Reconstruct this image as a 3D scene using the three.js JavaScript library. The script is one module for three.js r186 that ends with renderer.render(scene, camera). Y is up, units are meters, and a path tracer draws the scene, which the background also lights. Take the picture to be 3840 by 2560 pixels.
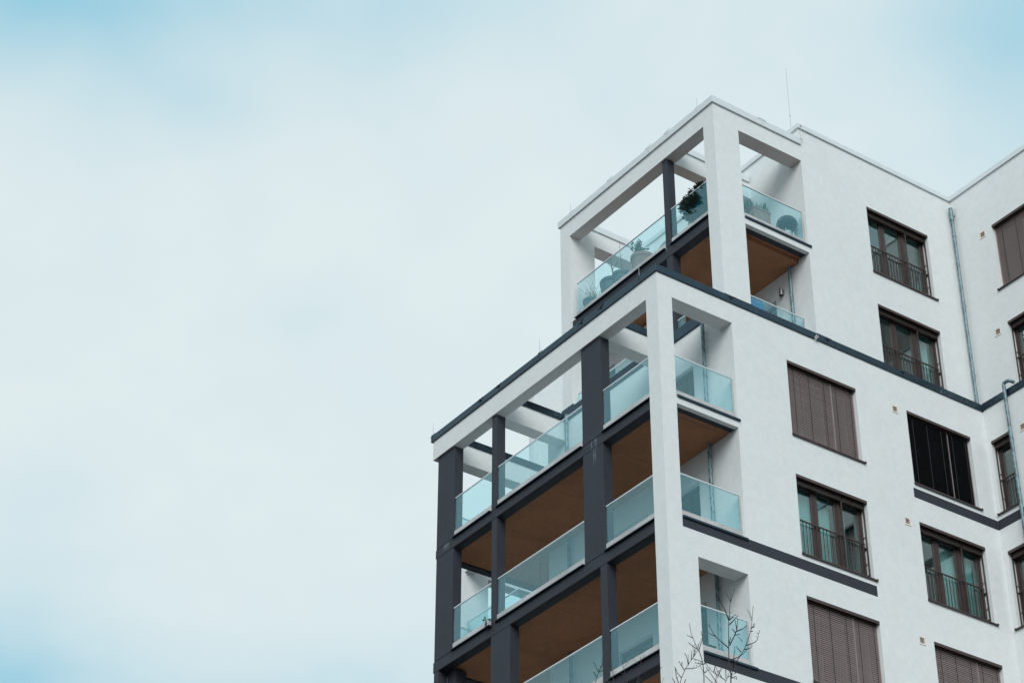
import * as THREE from 'three';
import { mergeGeometries } from 'three/addons/utils/BufferGeometryUtils.js';
import { RoundedBoxGeometry } from 'three/addons/geometries/RoundedBoxGeometry.js';

// ───────────────────────── camera, sky, sun, exposure ─────────────────────────
const scene = new THREE.Scene();
const EYE = new THREE.Vector3(-25.4513, 1.6, 30.5156);
const YAW = 35.23 * Math.PI / 180, PITCH = 33.957 * Math.PI / 180, ROLL = 0.0936 * Math.PI / 180;
const FWD = new THREE.Vector3(Math.sin(YAW) * Math.cos(PITCH), Math.sin(PITCH), -Math.cos(YAW) * Math.cos(PITCH));
const camera = new THREE.PerspectiveCamera(17.574, 1024 / 682, 0.5, 3000);
camera.position.copy(EYE);
camera.lookAt(EYE.clone().add(FWD));
camera.rotateZ(ROLL);
camera.updateMatrixWorld(true);
const renderer = new THREE.WebGLRenderer({ antialias: true });
renderer.toneMapping = THREE.LinearToneMapping;
renderer.toneMappingExposure = 1.40;
renderer.shadowMap.enabled = true;

function rng(seed) { let a = seed >>> 0; return () => { a = (a + 0x6D2B79F5) | 0; let t = Math.imul(a ^ (a >>> 15), 1 | a); t = (t + Math.imul(t ^ (t >>> 7), 61 | t)) ^ t; return ((t ^ (t >>> 14)) >>> 0) / 4294967296; }; }
function hash3(x, y, z) { let h = Math.imul(x, 374761393) ^ Math.imul(y, 668265263) ^ Math.imul(z, 2147483647 ^ 0x5bd1e995); h = Math.imul(h ^ (h >>> 13), 1274126177); return ((h ^ (h >>> 16)) >>> 0) / 4294967296; }
const sm = t => t * t * t * (t * (t * 6 - 15) + 10);
function noise3(x, y, z) {
  const X = Math.floor(x), Y = Math.floor(y), Z = Math.floor(z), u = sm(x - X), v = sm(y - Y), w = sm(z - Z);
  const l = (a, b, t) => a + (b - a) * t, h = (i, j, k) => hash3(X + i, Y + j, Z + k);
  return l(l(l(h(0, 0, 0), h(1, 0, 0), u), l(h(0, 1, 0), h(1, 1, 0), u), v), l(l(h(0, 0, 1), h(1, 0, 1), u), l(h(0, 1, 1), h(1, 1, 1), u), v), w);
}
function fbm(x, y, z, o = 5) { let s = 0, a = 0.5, n = 0; for (let i = 0; i < o; i++) { s += a * noise3(x, y, z); n += a; x = x * 2.03 + 17.1; y = y * 2.03 + 9.2; z = z * 2.03 + 4.7; a *= 0.5; } return s / n; }

// overcast sky with thin places through which the blue shows
function makeSky() {
  const W = 2048, H = 1024, data = new Float32Array(W * H * 4);
  const gaps = [[-0.04, -0.05, 0.24, 0.17, 1.4], [0.26, -0.05, 0.26, 0.15, 0.85], [0.20, 0.14, 0.10, 0.06, 0.15], [1.06, -0.03, 0.17, 0.24, 1.1], [-0.03, 1.02, 0.13, 0.18, 1.5], [0.13, 1.05, 0.2, 0.12, 0.35], [0.37, 1.04, 0.12, 0.1, 0.3], [0.27, 0.47, 0.10, 0.06, 0.12]];
  const right = new THREE.Vector3(), up = new THREE.Vector3(), back = new THREE.Vector3();
  camera.matrixWorld.extractBasis(right, up, back);
  const tv = Math.tan(17.574 / 2 * Math.PI / 180), th = tv * 1024 / 682;
  const spots = gaps.map(([u, v, su, sv, a]) => {
    const d = FWD.clone().addScaledVector(right, (u * 2 - 1) * th).addScaledVector(up, (1 - v * 2) * tv).normalize();
    return { az: Math.atan2(d.z, d.x), el: Math.asin(d.y), sa: su * 2 * th, se: sv * 2 * tv, a };
  });
  for (let j = 0; j < H; j++) {
    const el = ((j + 0.5) / H - 0.5) * Math.PI, ce = Math.cos(el), se = Math.sin(el);
    for (let i = 0; i < W; i++) {
      const az = ((i + 0.5) / W - 0.5) * 2 * Math.PI, x = Math.cos(az) * ce, y = se, z = Math.sin(az) * ce;
      // cloud texture on a flat layer overhead, softened towards the horizon
      const k = 1 / (Math.max(y, 0) + 0.25), f = fbm(x * k * 3.1 + 3.3, 5.5, z * k * 3.1 - 2.1, 5), f2 = fbm(x * k * 9 + 1, 2.5, z * k * 9, 4), f4 = fbm(x * k * 24 + 7, 8.5, z * k * 24 - 3, 4), f3 = fbm(x * k * 1.1 - 8, 9.5, z * k * 1.1 + 5, 3);
      let t = Math.max(0, f3 - 0.47) * 1.9 + (f - 0.5) * 0.5 + (f2 - 0.5) * 0.28 + (f4 - 0.5) * 0.13 + 0.10;
      // the thin places seen from here; elsewhere the noise alone opens gaps like them
      let near = 0, g = 0;
      for (const s of spots) {
        let da = az - s.az; if (da > Math.PI) da -= 2 * Math.PI; if (da < -Math.PI) da += 2 * Math.PI;
        const q = ((da * Math.cos(s.el)) / s.sa) ** 2 + ((el - s.el) / s.se) ** 2;
        g += s.a * Math.exp(-q * 1.4);
      }
      const dv = Math.acos(Math.min(1, Math.max(-1, x * FWD.x + y * FWD.y + z * FWD.z)));
      near = Math.exp(-((dv / 0.33) ** 4));
      t = t * (1 - near) + near * (g * (0.75 + (f - 0.5) * 1.6) + (f - 0.5) * 0.22 + (f2 - 0.5) * 0.26 + (f4 - 0.5) * 0.15 + 0.015);
      t = Math.min(0.95, Math.max(0, t)); const S = 0.714;
      const p = (j * W + i) * 4;
      data[p] = S * (0.735 + (0.24 - 0.735) * t); data[p + 1] = S * (0.83 + (0.57 - 0.83) * t); data[p + 2] = S * (0.85 + (0.735 - 0.85) * t); data[p + 3] = 1;
    }
  }
  const tex = new THREE.DataTexture(data, W, H, THREE.RGBAFormat, THREE.FloatType);
  tex.mapping = THREE.EquirectangularReflectionMapping; tex.magFilter = THREE.LinearFilter; tex.minFilter = THREE.LinearFilter; tex.needsUpdate = true;
  return tex;
}
scene.background = makeSky();
scene.environment = scene.background;

const sun = new THREE.DirectionalLight(new THREE.Color(1.0, 0.995, 0.98), 1.5);
sun.position.set(-34 + 4, 60, 44);
sun.target.position.set(4, 24, 0);
sun.castShadow = true; sun.shadow.radius = 70; sun.shadow.mapSize.set(4096, 4096);
Object.assign(sun.shadow.camera, { left: -45, right: 45, top: 45, bottom: -45, near: 1, far: 220 });
scene.add(sun, sun.target);

// ───────────────────────── textures and materials ─────────────────────────
function tileNoise(N, base, oct, seed) {            // tileable value noise, 0..1
  const out = new Float32Array(N * N); let amp = 1, tot = 0;
  for (let o = 0; o < oct; o++) {
    const P = base << o, r = rng(seed + o * 77), g = new Float32Array(P * P); for (let i = 0; i < P * P; i++) g[i] = r();
    for (let y = 0; y < N; y++) { const fy = y / N * P, y0 = Math.floor(fy), ty = sm(fy - y0), y1 = (y0 + 1) % P;
      for (let x = 0; x < N; x++) { const fx = x / N * P, x0 = Math.floor(fx), tx = sm(fx - x0), x1 = (x0 + 1) % P;
        const a = g[y0 * P + x0] * (1 - tx) + g[y0 * P + x1] * tx, b = g[y1 * P + x0] * (1 - tx) + g[y1 * P + x1] * tx; out[y * N + x] += amp * (a * (1 - ty) + b * ty); } }
    tot += amp; amp *= 0.55;
  }
  for (let i = 0; i < out.length; i++) out[i] /= tot;
  return out;
}
function grainTexture(N, metres, fn, srgb) {
  const d = new Uint8Array(N * N * 4);
  for (let i = 0; i < N * N; i++) { const c = fn(i % N, Math.floor(i / N), i); for (let k = 0; k < 3; k++) d[i * 4 + k] = Math.max(0, Math.min(255, Math.round((Array.isArray(c) ? c[k] : c) * 255))); d[i * 4 + 3] = 255; }
  const t = new THREE.DataTexture(d, N, N); t.wrapS = t.wrapT = THREE.RepeatWrapping; t.magFilter = THREE.LinearFilter; t.minFilter = THREE.LinearMipmapLinearFilter; t.generateMipmaps = true;
  t.repeat.set(1 / metres, 1 / metres); if (srgb) t.colorSpace = THREE.SRGBColorSpace; t.needsUpdate = true; return t;
}
const nBroad = tileNoise(512, 3, 6, 11), nMid = tileNoise(512, 8, 5, 23), nFine = tileNoise(512, 64, 3, 31);
const plasterMap = grainTexture(512, 7.3, (x, y, i) => { const a = 0.96 + (nBroad[i] - 0.5) * 0.03 + (nMid[i] - 0.5) * 0.012 + (nFine[i] - 0.5) * 0.04, b = (nBroad[(i * 7 + 1999) % nBroad.length] - 0.5) * 0.02; return [a - b, a, a + b * 0.6]; }, true);
const paintMap = grainTexture(512, 3.1, (x, y, i) => 0.93 + (nMid[i] - 0.5) * 0.14 + (nFine[i] - 0.5) * 0.12, true);
const metalMap = grainTexture(512, 2.3, (x, y, i) => 0.92 + (nBroad[i] - 0.5) * 0.3 + (nFine[i] - 0.5) * 0.08, true);
const zincMap = grainTexture(512, 0.7, (x, y, i) => 0.82 + (nMid[i] - 0.5) * 0.75 + (nFine[i] - 0.5) * 0.2, true);
const plasterBump = grainTexture(512, 0.9, (x, y, i) => nFine[i]);
const roughVar = grainTexture(512, 1.7, (x, y, i) => 0.75 + (nMid[i] - 0.5) * 0.6);
const rgb = (r, g, b) => new THREE.Color().setRGB(r, g, b);
const mat = (r, g, b, o = {}) => new THREE.MeshStandardMaterial({ color: rgb(r, g, b), roughness: 0.85, ...o });
const M = {
  plaster: mat(0.80, 0.822, 0.82, { map: plasterMap, bumpMap: plasterBump, bumpScale: 0.0025, roughness: 0.93 }),
  darkPaint: mat(0.029, 0.034, 0.047, { map: paintMap, bumpMap: plasterBump, bumpScale: 0.003, roughness: 0.72 }),
  darkMetal: mat(0.044, 0.074, 0.100, { map: metalMap, roughness: 0.4, metalness: 0.8, roughnessMap: roughVar }),
  paleMetal: mat(0.73, 0.78, 0.79, { map: plasterMap, roughness: 0.45 }),
  soffit: mat(0.45, 0.20, 0.10, { map: paintMap, roughness: 0.9, bumpMap: plasterBump, bumpScale: 0.002 }),
  brown: mat(0.074, 0.051, 0.047, { roughness: 0.45, metalness: 0.15, map: paintMap }),
  slat: mat(0.34, 0.27, 0.26, { roughness: 0.42, metalness: 0.25 }),
  slatShaded: mat(0.04, 0.042, 0.05, { roughness: 0.45, metalness: 0.2 }),  // same taupe slats; shade on the open slats' undersides put into the colour
  cord: mat(0.03, 0.03, 0.032),
  alu: mat(0.80, 0.80, 0.80, { roughness: 0.28, metalness: 0.7 }),
  aluMatt: mat(0.66, 0.63, 0.62, { roughness: 0.5, metalness: 0.35, map: metalMap }),
  zinc: mat(0.27, 0.38, 0.42, { roughness: 0.55, metalness: 0.4, map: zincMap }),
  mast: mat(0.42, 0.47, 0.49, { roughness: 0.6 }),
  steel: mat(0.42, 0.43, 0.44, { roughness: 0.3, metalness: 0.85 }),
  ventFrame: mat(0.78, 0.70, 0.62), ventSlat: mat(0.34, 0.28, 0.26),
  black: mat(0.018, 0.018, 0.02, { roughness: 0.5 }),
  white: mat(0.75, 0.75, 0.73, { roughness: 0.5 }),
  roomWall: mat(0.62, 0.61, 0.59, { roughness: 0.95 }),
  curtain: new THREE.MeshPhysicalMaterial({ color: rgb(0.62, 0.72, 0.70), roughness: 1, transmission: 0.35, thickness: 0, side: THREE.DoubleSide }),
  glassWin: new THREE.MeshPhysicalMaterial({ color: rgb(0.74, 0.92, 0.92), roughness: 0.02, transmission: 1, thickness: 0, ior: 2.0 }),
  glassRail: new THREE.MeshPhysicalMaterial({ color: rgb(0.87, 0.973, 0.983), roughness: 0.02, transmission: 1, thickness: 0, ior: 1.5 }),
  film: new THREE.MeshStandardMaterial({ color: rgb(0.015, 0.66, 0.82), roughness: 0.9, transparent: true, opacity: 0.11, side: THREE.DoubleSide }),
};

// ───────────────────────── geometry helpers ─────────────────────────
function uvMetres(g) {                               // uv in metres, projected along each vertex's main normal axis
  const p = g.attributes.position, n = g.attributes.normal, uv = new Float32Array(p.count * 2);
  for (let i = 0; i < p.count; i++) {
    const ax = Math.abs(n.getX(i)), ay = Math.abs(n.getY(i)), az = Math.abs(n.getZ(i)), x = p.getX(i), y = p.getY(i), z = p.getZ(i);
    if (ay > ax && ay > az) { uv[i * 2] = x; uv[i * 2 + 1] = z; } else if (ax > az) { uv[i * 2] = z + 3.7; uv[i * 2 + 1] = y; } else { uv[i * 2] = x; uv[i * 2 + 1] = y; }
  }
  g.setAttribute('uv', new THREE.BufferAttribute(uv, 2)); return g;
}
function box(x0, x1, y0, y1, z0, z1, bevel = 0) {
  const a = Math.abs(x1 - x0), b = Math.abs(y1 - y0), c = Math.abs(z1 - z0);
  const g = bevel ? new RoundedBoxGeometry(a, b, c, 1, bevel) : new THREE.BoxGeometry(a, b, c);
  g.translate((x0 + x1) / 2, (y0 + y1) / 2, (z0 + z1) / 2); return g;
}
function cyl(a, b, r0, r1 = r0, seg = 12) {
  const A = new THREE.Vector3(...a), B = new THREE.Vector3(...b), d = B.clone().sub(A), g = new THREE.CylinderGeometry(r1, r0, d.length(), seg);
  g.applyQuaternion(new THREE.Quaternion().setFromUnitVectors(new THREE.Vector3(0, 1, 0), d.normalize())); g.translate(...A.clone().add(B).multiplyScalar(0.5).toArray()); return g;
}
function tube(points, r0, r1, seg = 6, steps = 4) {  // tapering tube through points
  const c = new THREE.CatmullRomCurve3(points.map(p => p.isVector3 ? p : new THREE.Vector3(...p)), false, 'centripetal'), n = Math.max(2, (points.length - 1) * steps), g = new THREE.TubeGeometry(c, n, 1, seg, false), P = g.attributes.position;
  for (let i = 0; i <= n; i++) { const q = c.getPointAt(i / n), r = r0 + (r1 - r0) * i / n; for (let k = 0; k <= seg; k++) { const j = i * (seg + 1) + k; P.setXYZ(j, q.x + (P.getX(j) - q.x) * r, q.y + (P.getY(j) - q.y) * r, q.z + (P.getZ(j) - q.z) * r); } }
  return g;
}
function mesh(name, geos, material, parent) {
  let list = (Array.isArray(geos) ? geos : [geos]).map(g => { const q = g.index ? g.toNonIndexed() : g; for (const k of Object.keys(q.attributes)) if (!['position', 'normal', 'uv'].includes(k)) q.deleteAttribute(k); return uvMetres(q); });
  const g = list.length > 1 ? mergeGeometries(list) : list[0];
  const m = new THREE.Mesh(g, material); m.name = name; m.castShadow = m.receiveShadow = true; parent.add(m); return m;
}
function group(name, parent, x = 0, y = 0, z = 0, turn = 0) { const g = new THREE.Group(); g.name = name; g.position.set(x, y, z); g.rotation.y = turn; parent.add(g); return g; }
const taken = {};
function thing(name, label, category, pos = [0, 0, 0], grp, kind) {
  const n = taken[name] = (taken[name] ?? -1) + 1, g = group(n ? `${name}_${String(n).padStart(3, '0')}` : name, scene, ...pos);
  g.userData = { label, category }; if (grp) g.userData.group = grp; if (kind) g.userData.kind = kind; return g;
}
function wallShape(outline, holes, depth) {          // a wall panel in x/y with openings [x0,x1,y0,y1]; outer face at z = 0, thickness behind it
  const s = new THREE.Shape(outline.map(p => new THREE.Vector2(...p)));
  for (const [a, b, c, d] of holes) s.holes.push(new THREE.Path([[a, c], [a, d], [b, d], [b, c]].map(p => new THREE.Vector2(...p))));
  const g = new THREE.ExtrudeGeometry(s, { depth, bevelEnabled: false, steps: 1 }); g.translate(0, 0, -depth); return g;
}
const rectOutline = (a, b, c, d) => [[a, c], [b, c], [b, d], [a, d]];
const faceLeft = (g, x) => { g.rotateY(-Math.PI / 2); g.translate(x, 0, 0); return g; };   // panel's x runs along +z, outer face looks to -x

// ───────────────────────── the ground ─────────────────────────
{
  const g = new THREE.PlaneGeometry(2400, 2400); g.rotateX(-Math.PI / 2);
  const m = mesh('ground', g, mat(0.068, 0.042, 0.040, { map: grainTexture(512, 9, (x, y, i) => 0.85 + (nMid[i] - 0.5) * 0.4 + (nFine[i] - 0.5) * 0.3, true), roughness: 0.95 }), scene);
  m.userData = { kind: 'structure', label: 'reddish brown paved ground around the apartment building', category: 'ground' };
}

// ───────────────────────── main building ─────────────────────────
const B = thing('apartment_building', 'white plastered apartment building with dark columns, glass balconies and stepped top', 'building');
const IN = 2.135;                                    // face of the wall behind the lower loggias
const T1X = 2.46, T1Z = -0.54, T1IN = 5.29;          // the set-back top storeys
const WX = 10.11, WX1 = 10.57;                       // side wing faces (lower, upper)

// openings of the street front: [x0, x1, y0, y1]
const winFront = [[3.725, 5.83, 27.265, 29.235], [7.445, 9.535, 27.265, 29.235], [3.725, 5.83, 24.27, 26.245], [7.447, 9.54, 24.27, 26.245], [3.747, 5.845, 21.28, 23.262], [7.472, 9.582, 21.28, 23.252]];
const winTop = [[7.432, 9.555, 33.585, 35.585], [7.455, 9.563, 30.6, 32.6]];
const winWing = [[0.135, 0.785, 27.275, 29.25], [0.172, 0.822, 24.262, 26.24]];
const winWingTop = [[0.745, 2.845, 33.595, 35.566], [0.795, 2.895, 30.6, 32.555]];
const logA = [0.412, IN, 27.05, 29.62], logB = [0.415, IN, 24.13, 26.86], logC = [0.79, IN, 21.145, 23.268], logD = [0.79, IN, 18.15, 20.28];
const ventFront = [[6.982, 7.152, 29.05, 29.217], [6.985, 7.155, 26.055, 26.222], [7.02, 7.19, 23.085, 23.252]];
const ventWing = [[1.067, 1.237, 29.075, 29.245]], ventWingTop = [[0.325, 0.502, 35.388, 35.562], [0.36, 0.537, 32.36, 32.54]];

mesh('front_wall', [wallShape(rectOutline(0, WX, 0, 30.15), [logA, logB, logC, logD, ...winFront, ...ventFront], 0.12),
  wallShape(rectOutline(0, WX, 0, 30.15), [[logA[0], IN, 24.13, 29.62], logC, logD, ...winFront, ...ventFront], 0.279).translate(0, 0, -0.121)], M.plaster, B);
mesh('wing_wall', [faceLeft(wallShape(rectOutline(0, 5.6, 0, 30.17), [...winWing, ...ventWing, [2.6, 4.7, 27.275, 29.25], [2.6, 4.7, 24.26, 26.24]], 0.4), WX)], M.plaster, B);
const topOutline = [[T1X, 30.05], [WX1, 30.05], [WX1, 37.10], [T1IN, 37.10], [T1IN, 36.57], [T1X, 36.57]];
mesh('set_back_front_wall', [wallShape(topOutline, [[3.25, T1IN, 33.46, 36.075], [3.265, T1IN, 30.3, 33.235], ...winTop], 0.12).translate(0, 0, T1Z),
  wallShape(topOutline, [[3.257, T1IN, 30.3, 36.075], ...winTop], 0.27).translate(0, 0, T1Z - 0.121)], M.plaster, B);
mesh('wing_end_wall', [box(WX + 0.4, 20, 0, 30.17, 5.2, 5.598), box(WX1 + 0.39, 20, 30.17, 37.1, 4.7, 5.098)], M.plaster, B);
mesh('wing_roof', [box(WX + 0.4, 20, 29.9, 30.1, -6.7, 5.2), box(WX1 + 0.39, 20, 36.8, 37.0, -6.7, 4.7)], M.plaster, B);
mesh('set_back_wing_wall', faceLeft(wallShape(rectOutline(T1Z, 5.1, 30.05, 37.10), [...winWingTop, ...ventWingTop], 0.39), WX1), M.plaster, B);

// frame beams, cross beams and inner walls of the lower tier
mesh('roof_beam', box(0, 0.30, 29.615, 30.15, -0.40, -8.90), M.plaster, B);
for (const [z0, z1, xe] of [[-2.14, -2.50, IN], [-6.24, -6.60, IN], [-8.54, -8.90, 6.6]]) mesh('cross_beam', box(0.30, xe, 29.605, 30.15, z0, z1), M.plaster, B);
const doorsIn = [[-2.42, -1.40, 27.25, 29.224], [-2.42, -1.40, 24.1, 26.18], [-4.48, -3.225, 24.1, 26.217], [-2.42, -1.37, 21.1, 23.235], [-4.48, -3.21, 21.1, 23.24]];
mesh('loggia_wall', faceLeft(wallShape(rectOutline(-6.76, -0.40, 0, 30.16), doorsIn, 0.28), IN), M.plaster, B);
mesh('rear_wall', box(IN, WX, 0, 30.16, -6.76, -7.0), M.plaster, B);
mesh('podium_wall', box(0.35, IN, 0, 17.6, -0.40, -8.6), M.plaster, B);
mesh('rear_column', box(6.3, 6.6, 0, 29.6, -8.55, -8.88), M.plaster, B);
mesh('roof', box(IN + 0.3, WX, 29.9, 30.1, -0.41, -6.75), M.plaster, B);

// slabs with dark edge beams, one storey after another
for (const [yb, yt] of [[26.81, 27.04], [23.82, 24.08], [20.84, 21.09], [17.85, 18.1]]) {
  mesh('edge_beam', [box(0.05, 0.30, yb, yt, -0.40, -8.55), box(0.05, 6.6, yb, yt, -8.551, -8.75)], M.darkPaint, B);
  mesh('slab', [box(0.30, IN, yb + 0.06, yt - 0.01, -0.40, -8.55), box(IN, 6.6, yb + 0.06, yt - 0.01, -6.76, -8.55)], M.plaster, B);
  const cuts = [-0.405, -2.32, -4.45, -6.58, -8.545];
  for (let k = 0; k < 4; k++) mesh('soffit_panel', box(0.304, IN - 0.003, yb + 0.042, yb + 0.059, cuts[k] - (k ? 0.004 : 0), cuts[k + 1] + 0.004), M.soffit, B);
  mesh('soffit_panel', box(IN + 0.004, 6.6, yb + 0.042, yb + 0.059, -6.77, -8.545), M.soffit, B);
  if (yb > 26) mesh('front_edge_beam', box(0.412, IN, 26.865, 27.03, -0.121, -0.275), M.darkPaint, B), mesh('slab', box(0.35, IN, 26.872, 27.02, -0.275, -0.40), M.soffit, B);
}
// dark columns of the side facade
const colX = [0.05, 0.30];
const columns = [[27.055, 29.615, [[-8.73, -8.0], [-6.415, -6.215], [-2.865, -2.14]]], [24.095, 26.80, [[-8.72, -8.0], [-6.40, -6.20], [-2.865, -2.14]]], [21.105, 23.81, [[-8.715, -8.53], [-6.40, -5.655], [-2.33, -2.10]]], [18.1, 20.84, [[-8.715, -8.0], [-6.40, -6.2], [-2.87, -2.10]]]];
for (const [y0, y1, list] of columns) for (const [z0, z1] of list) mesh('column', box(colX[0], colX[1], y0, y1, z0, z1, 0.006), M.darkPaint, B);
mesh('fin_wall', box(0.305, 0.62, 21.1, 23.81, -8.54, -8.20), M.darkPaint, B);

// painted storey bands on the white walls
mesh('painted_band', box(0.42, 5.875, 23.865, 24.125, 0.004, -0.004), M.darkPaint, B);
mesh('painted_band', box(0.80, 6.4, 20.89, 21.148, 0.004, -0.004), M.darkPaint, B);
mesh('painted_band', [box(7.385, WX - 0.006, 26.875, 27.125, 0.004, -0.004), box(WX + 0.004, WX - 0.004, 26.875, 27.125, 0.0045, 5.59)], M.darkPaint, B);

// top tier: beam, cross beam, end frame, inner wall, slab
mesh('roof_beam', box(T1X, T1X + 0.34, 36.07, 36.57, T1Z - 0.39, -6.40), M.plaster, B);
mesh('cross_beam', box(T1X + 0.34, T1IN, 36.075, 36.57, -2.46, -2.78), M.plaster, B);
mesh('end_frame', [wallShape([[T1X, 30.05], [T1IN, 30.05], [T1IN, 36.57], [T1X, 36.57]], [[3.265, T1IN - 0.001, 33.5, 36.075], [3.265, T1IN - 0.001, 30.3, 33.2]], 0.41).translate(0, 0, -6.40)], M.plaster, B);
mesh('loggia_wall', faceLeft(wallShape(rectOutline(-6.8, T1Z - 0.391, 30.1, 37.10), [[-2.76, -1.834, 30.4, 32.57]], 0.25), T1IN), M.plaster, B);
mesh('rear_wall', box(T1IN, WX1, 30.1, 37.10, -6.8, -7.0), M.plaster, B);
mesh('stair_wall', faceLeft(wallShape(rectOutline(-8.0, -4.9, 30.2, 33.05), [[-7.5, -6.37, 30.4, 32.6]], 0.3), 3.82), M.plaster, B);
mesh('roof', box(T1IN + 0.26, WX1, 36.85, 37.05, T1Z - 0.40, -6.79), M.plaster, B);
mesh('terrace_floor', box(T1X, T1IN, 30.16, 30.38, T1Z - 0.40, -6.4), M.plaster, B);
mesh('edge_beam', box(T1X + 0.05, T1X + 0.30, 33.10, 33.385, T1Z - 0.391, -6.40), M.darkPaint, B);
mesh('front_edge_beam', box(3.257, T1IN, 33.24, 33.40, T1Z - 0.121, T1Z - 0.29), M.darkPaint, B);
mesh('slab', [box(T1X + 0.30, T1IN, 33.15, 33.40, T1Z - 0.391, -6.40), box(3.257, T1IN, 33.25, 33.39, T1Z - 0.291, T1Z - 0.391)], M.soffit, B);
mesh('column', box(T1X + 0.05, T1X + 0.28, 33.40, 36.07, -2.60, -2.415, 0.006), M.darkPaint, B);
mesh('column', box(T1X + 0.05, T1X + 0.30, 30.38, 33.09, -2.59, -2.37, 0.006), M.darkPaint, B);

// sheet metal parapet caps in lengths with open joints
function capRun(axis, from, to, a0, a1, y0, y1, material, len = 2.9) {
  const n = Math.max(1, Math.round(Math.abs(to - from) / len)), d = (to - from) / n, e = Math.sign(d) * 0.003;
  for (let i = 0; i < n; i++) { const s = from + d * i + (i ? e : 0), t = from + d * (i + 1) - (i < n - 1 ? e : 0);
    mesh('parapet_cap', axis === 'x' ? box(s, t, y0, y1, a0, a1, 0.005) : box(a0, a1, y0, y1, s, t, 0.005), material, B); }
}
capRun('z', 0.035, -8.965, -0.035, 0.335, 30.15, 30.335, M.darkMetal);
capRun('x', 0.338, WX + 0.3, 0.035, T1Z - 0.02, 30.151, 30.335, M.darkMetal, 2.5);
capRun('z', 0.0351, 5.63, WX - 0.035, WX1 + 0.02, 30.171, 30.355, M.darkMetal, 2.5);
for (const [z0, z1, xe] of [[-2.105, -2.535, IN - 0.05], [-6.205, -6.635, IN - 0.05], [-8.505, -8.96, 6.6]]) capRun('x', 0.338, xe, z0, z1, 30.1505, 30.333, M.darkMetal, 4);
capRun('z', T1Z - 0.03, -6.8, IN - 0.035, T1X + 0.02, 30.165, 30.46, M.darkMetal, 3.3);
mesh('flashing', [box(T1X - 0.03, 3.28, 30.3, 30.86, T1Z + 0.03, T1Z + 0.002), box(5.27, 5.71, 30.3, 30.86, T1Z + 0.03, T1Z + 0.002), box(T1X - 0.03, T1X - 0.002, 30.4, 30.86, -6.34, -6.82), box(T1X - 0.03, T1X - 0.002, 30.4, 30.86, T1Z + 0.029, -0.95)], M.darkMetal, B);
capRun('z', T1Z + 0.045, -6.86, T1X - 0.045, T1X + 0.38, 36.57, 36.765, M.paleMetal, 3.2);
capRun('x', T1X + 0.383, T1IN + 0.02, T1Z + 0.045, T1Z - 0.43, 36.571, 36.765, M.paleMetal, 2.6);
capRun('x', T1X + 0.383, T1IN - 0.05, -2.42, -2.82, 36.571, 36.763, M.paleMetal, 4);
capRun('x', T1X + 0.383, T1IN - 0.05, -6.36, -6.86, 36.571, 36.763, M.paleMetal, 4);
capRun('x', T1IN - 0.045, WX1 + 0.35, T1Z + 0.045, T1Z - 0.43, 37.10, 37.245, M.paleMetal, 2.9);
capRun('z', T1Z - 0.433, -7.0, T1IN - 0.045, T1IN + 0.3, 37.101, 37.245, M.paleMetal, 2.9);
capRun('z', T1Z + 0.048, 5.14, WX1 - 0.045, WX1 + 0.35, 37.1005, 37.2445, M.paleMetal, 1.97);

// ── glass balustrades: two clear sheets laminated on a teal film ──
function sheet(pane, axis, plane, a0, a1, y0, y1) { const q = new THREE.PlaneGeometry(Math.abs(a1 - a0) - 0.004, y1 - y0 - 0.004); if (axis === 'z') q.rotateY(-Math.PI / 2); q.translate(axis === 'x' ? (a0 + a1) / 2 : plane, (y0 + y1) / 2, axis === 'x' ? plane : (a0 + a1) / 2); mesh('tinted_film', q, M.film, pane.parent); }
function balustrade(axis, plane, a0, a1, yBase, yTop, splits, side, opt = {}) {
  // side: +1/-1, direction in which the outer face looks along the other axis
  const g = group('glass_balustrade', B);
  const put = (s0, s1, y0, y1, d0, d1, bev) => axis === 'x' ? box(s0, s1, y0, y1, plane + d0 * side, plane + d1 * side, bev) : box(plane + d0 * side, plane + d1 * side, y0, y1, s0, s1, bev);
  const cuts = [a0, ...splits, a1], e = Math.sign(a1 - a0) * 0.005;
  for (let i = 0; i + 1 < cuts.length; i++) { const p = mesh('pane', put(cuts[i] + e, cuts[i + 1] - e, yBase + 0.1, yTop - 0.012, -0.006, 0.006), M.glassRail, g); sheet(p, axis, plane, cuts[i] + e, cuts[i + 1] - e, yBase + 0.1, yTop - 0.012); }
  mesh('handrail', put(a0, a1, yTop - 0.03, yTop, -0.016, 0.016, 0.006), M.alu, g);
  mesh('base_profile', put(a0, a1, yBase + 0.005, yBase + 0.17, -0.03, 0.028), M.aluMatt, g);
  if (opt.sill) mesh('sill', [put(opt.sill[0], opt.sill[1], yBase - 0.055, yBase, 0.02, opt.out ?? 0.13, 0.008)], M.darkMetal, g);
  else mesh('drip_sheet', put(a0 - e * 3, a1 + e * 3, yBase - 0.022, yBase - 0.002, -0.03, 0.10), M.darkMetal, g);
  if (opt.post !== undefined) mesh('post', put(opt.post - 0.012, opt.post + 0.012, yBase + 0.005, yTop - 0.03, -0.014, 0.014), M.aluMatt, g);
  return g;
}
for (const [yb, yt, segs] of [[27.065, 28.165, [[-7.985, -6.43, []], [-6.185, -2.885, [-4.535]], [-2.115, -0.41, []]]], [24.105, 25.205, [[-7.965, -6.415, []], [-6.18, -2.885, [-4.535]], [-2.12, -0.41, []]]], [21.115, 22.225, [[-8.5, -6.42, []], [-5.64, -2.345, [-4.107]], [-2.085, -0.41, []]]]])
  for (const [z0, z1, sp] of segs) balustrade('z', 0.088, z0, z1, yb, yt, sp, -1);
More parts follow.
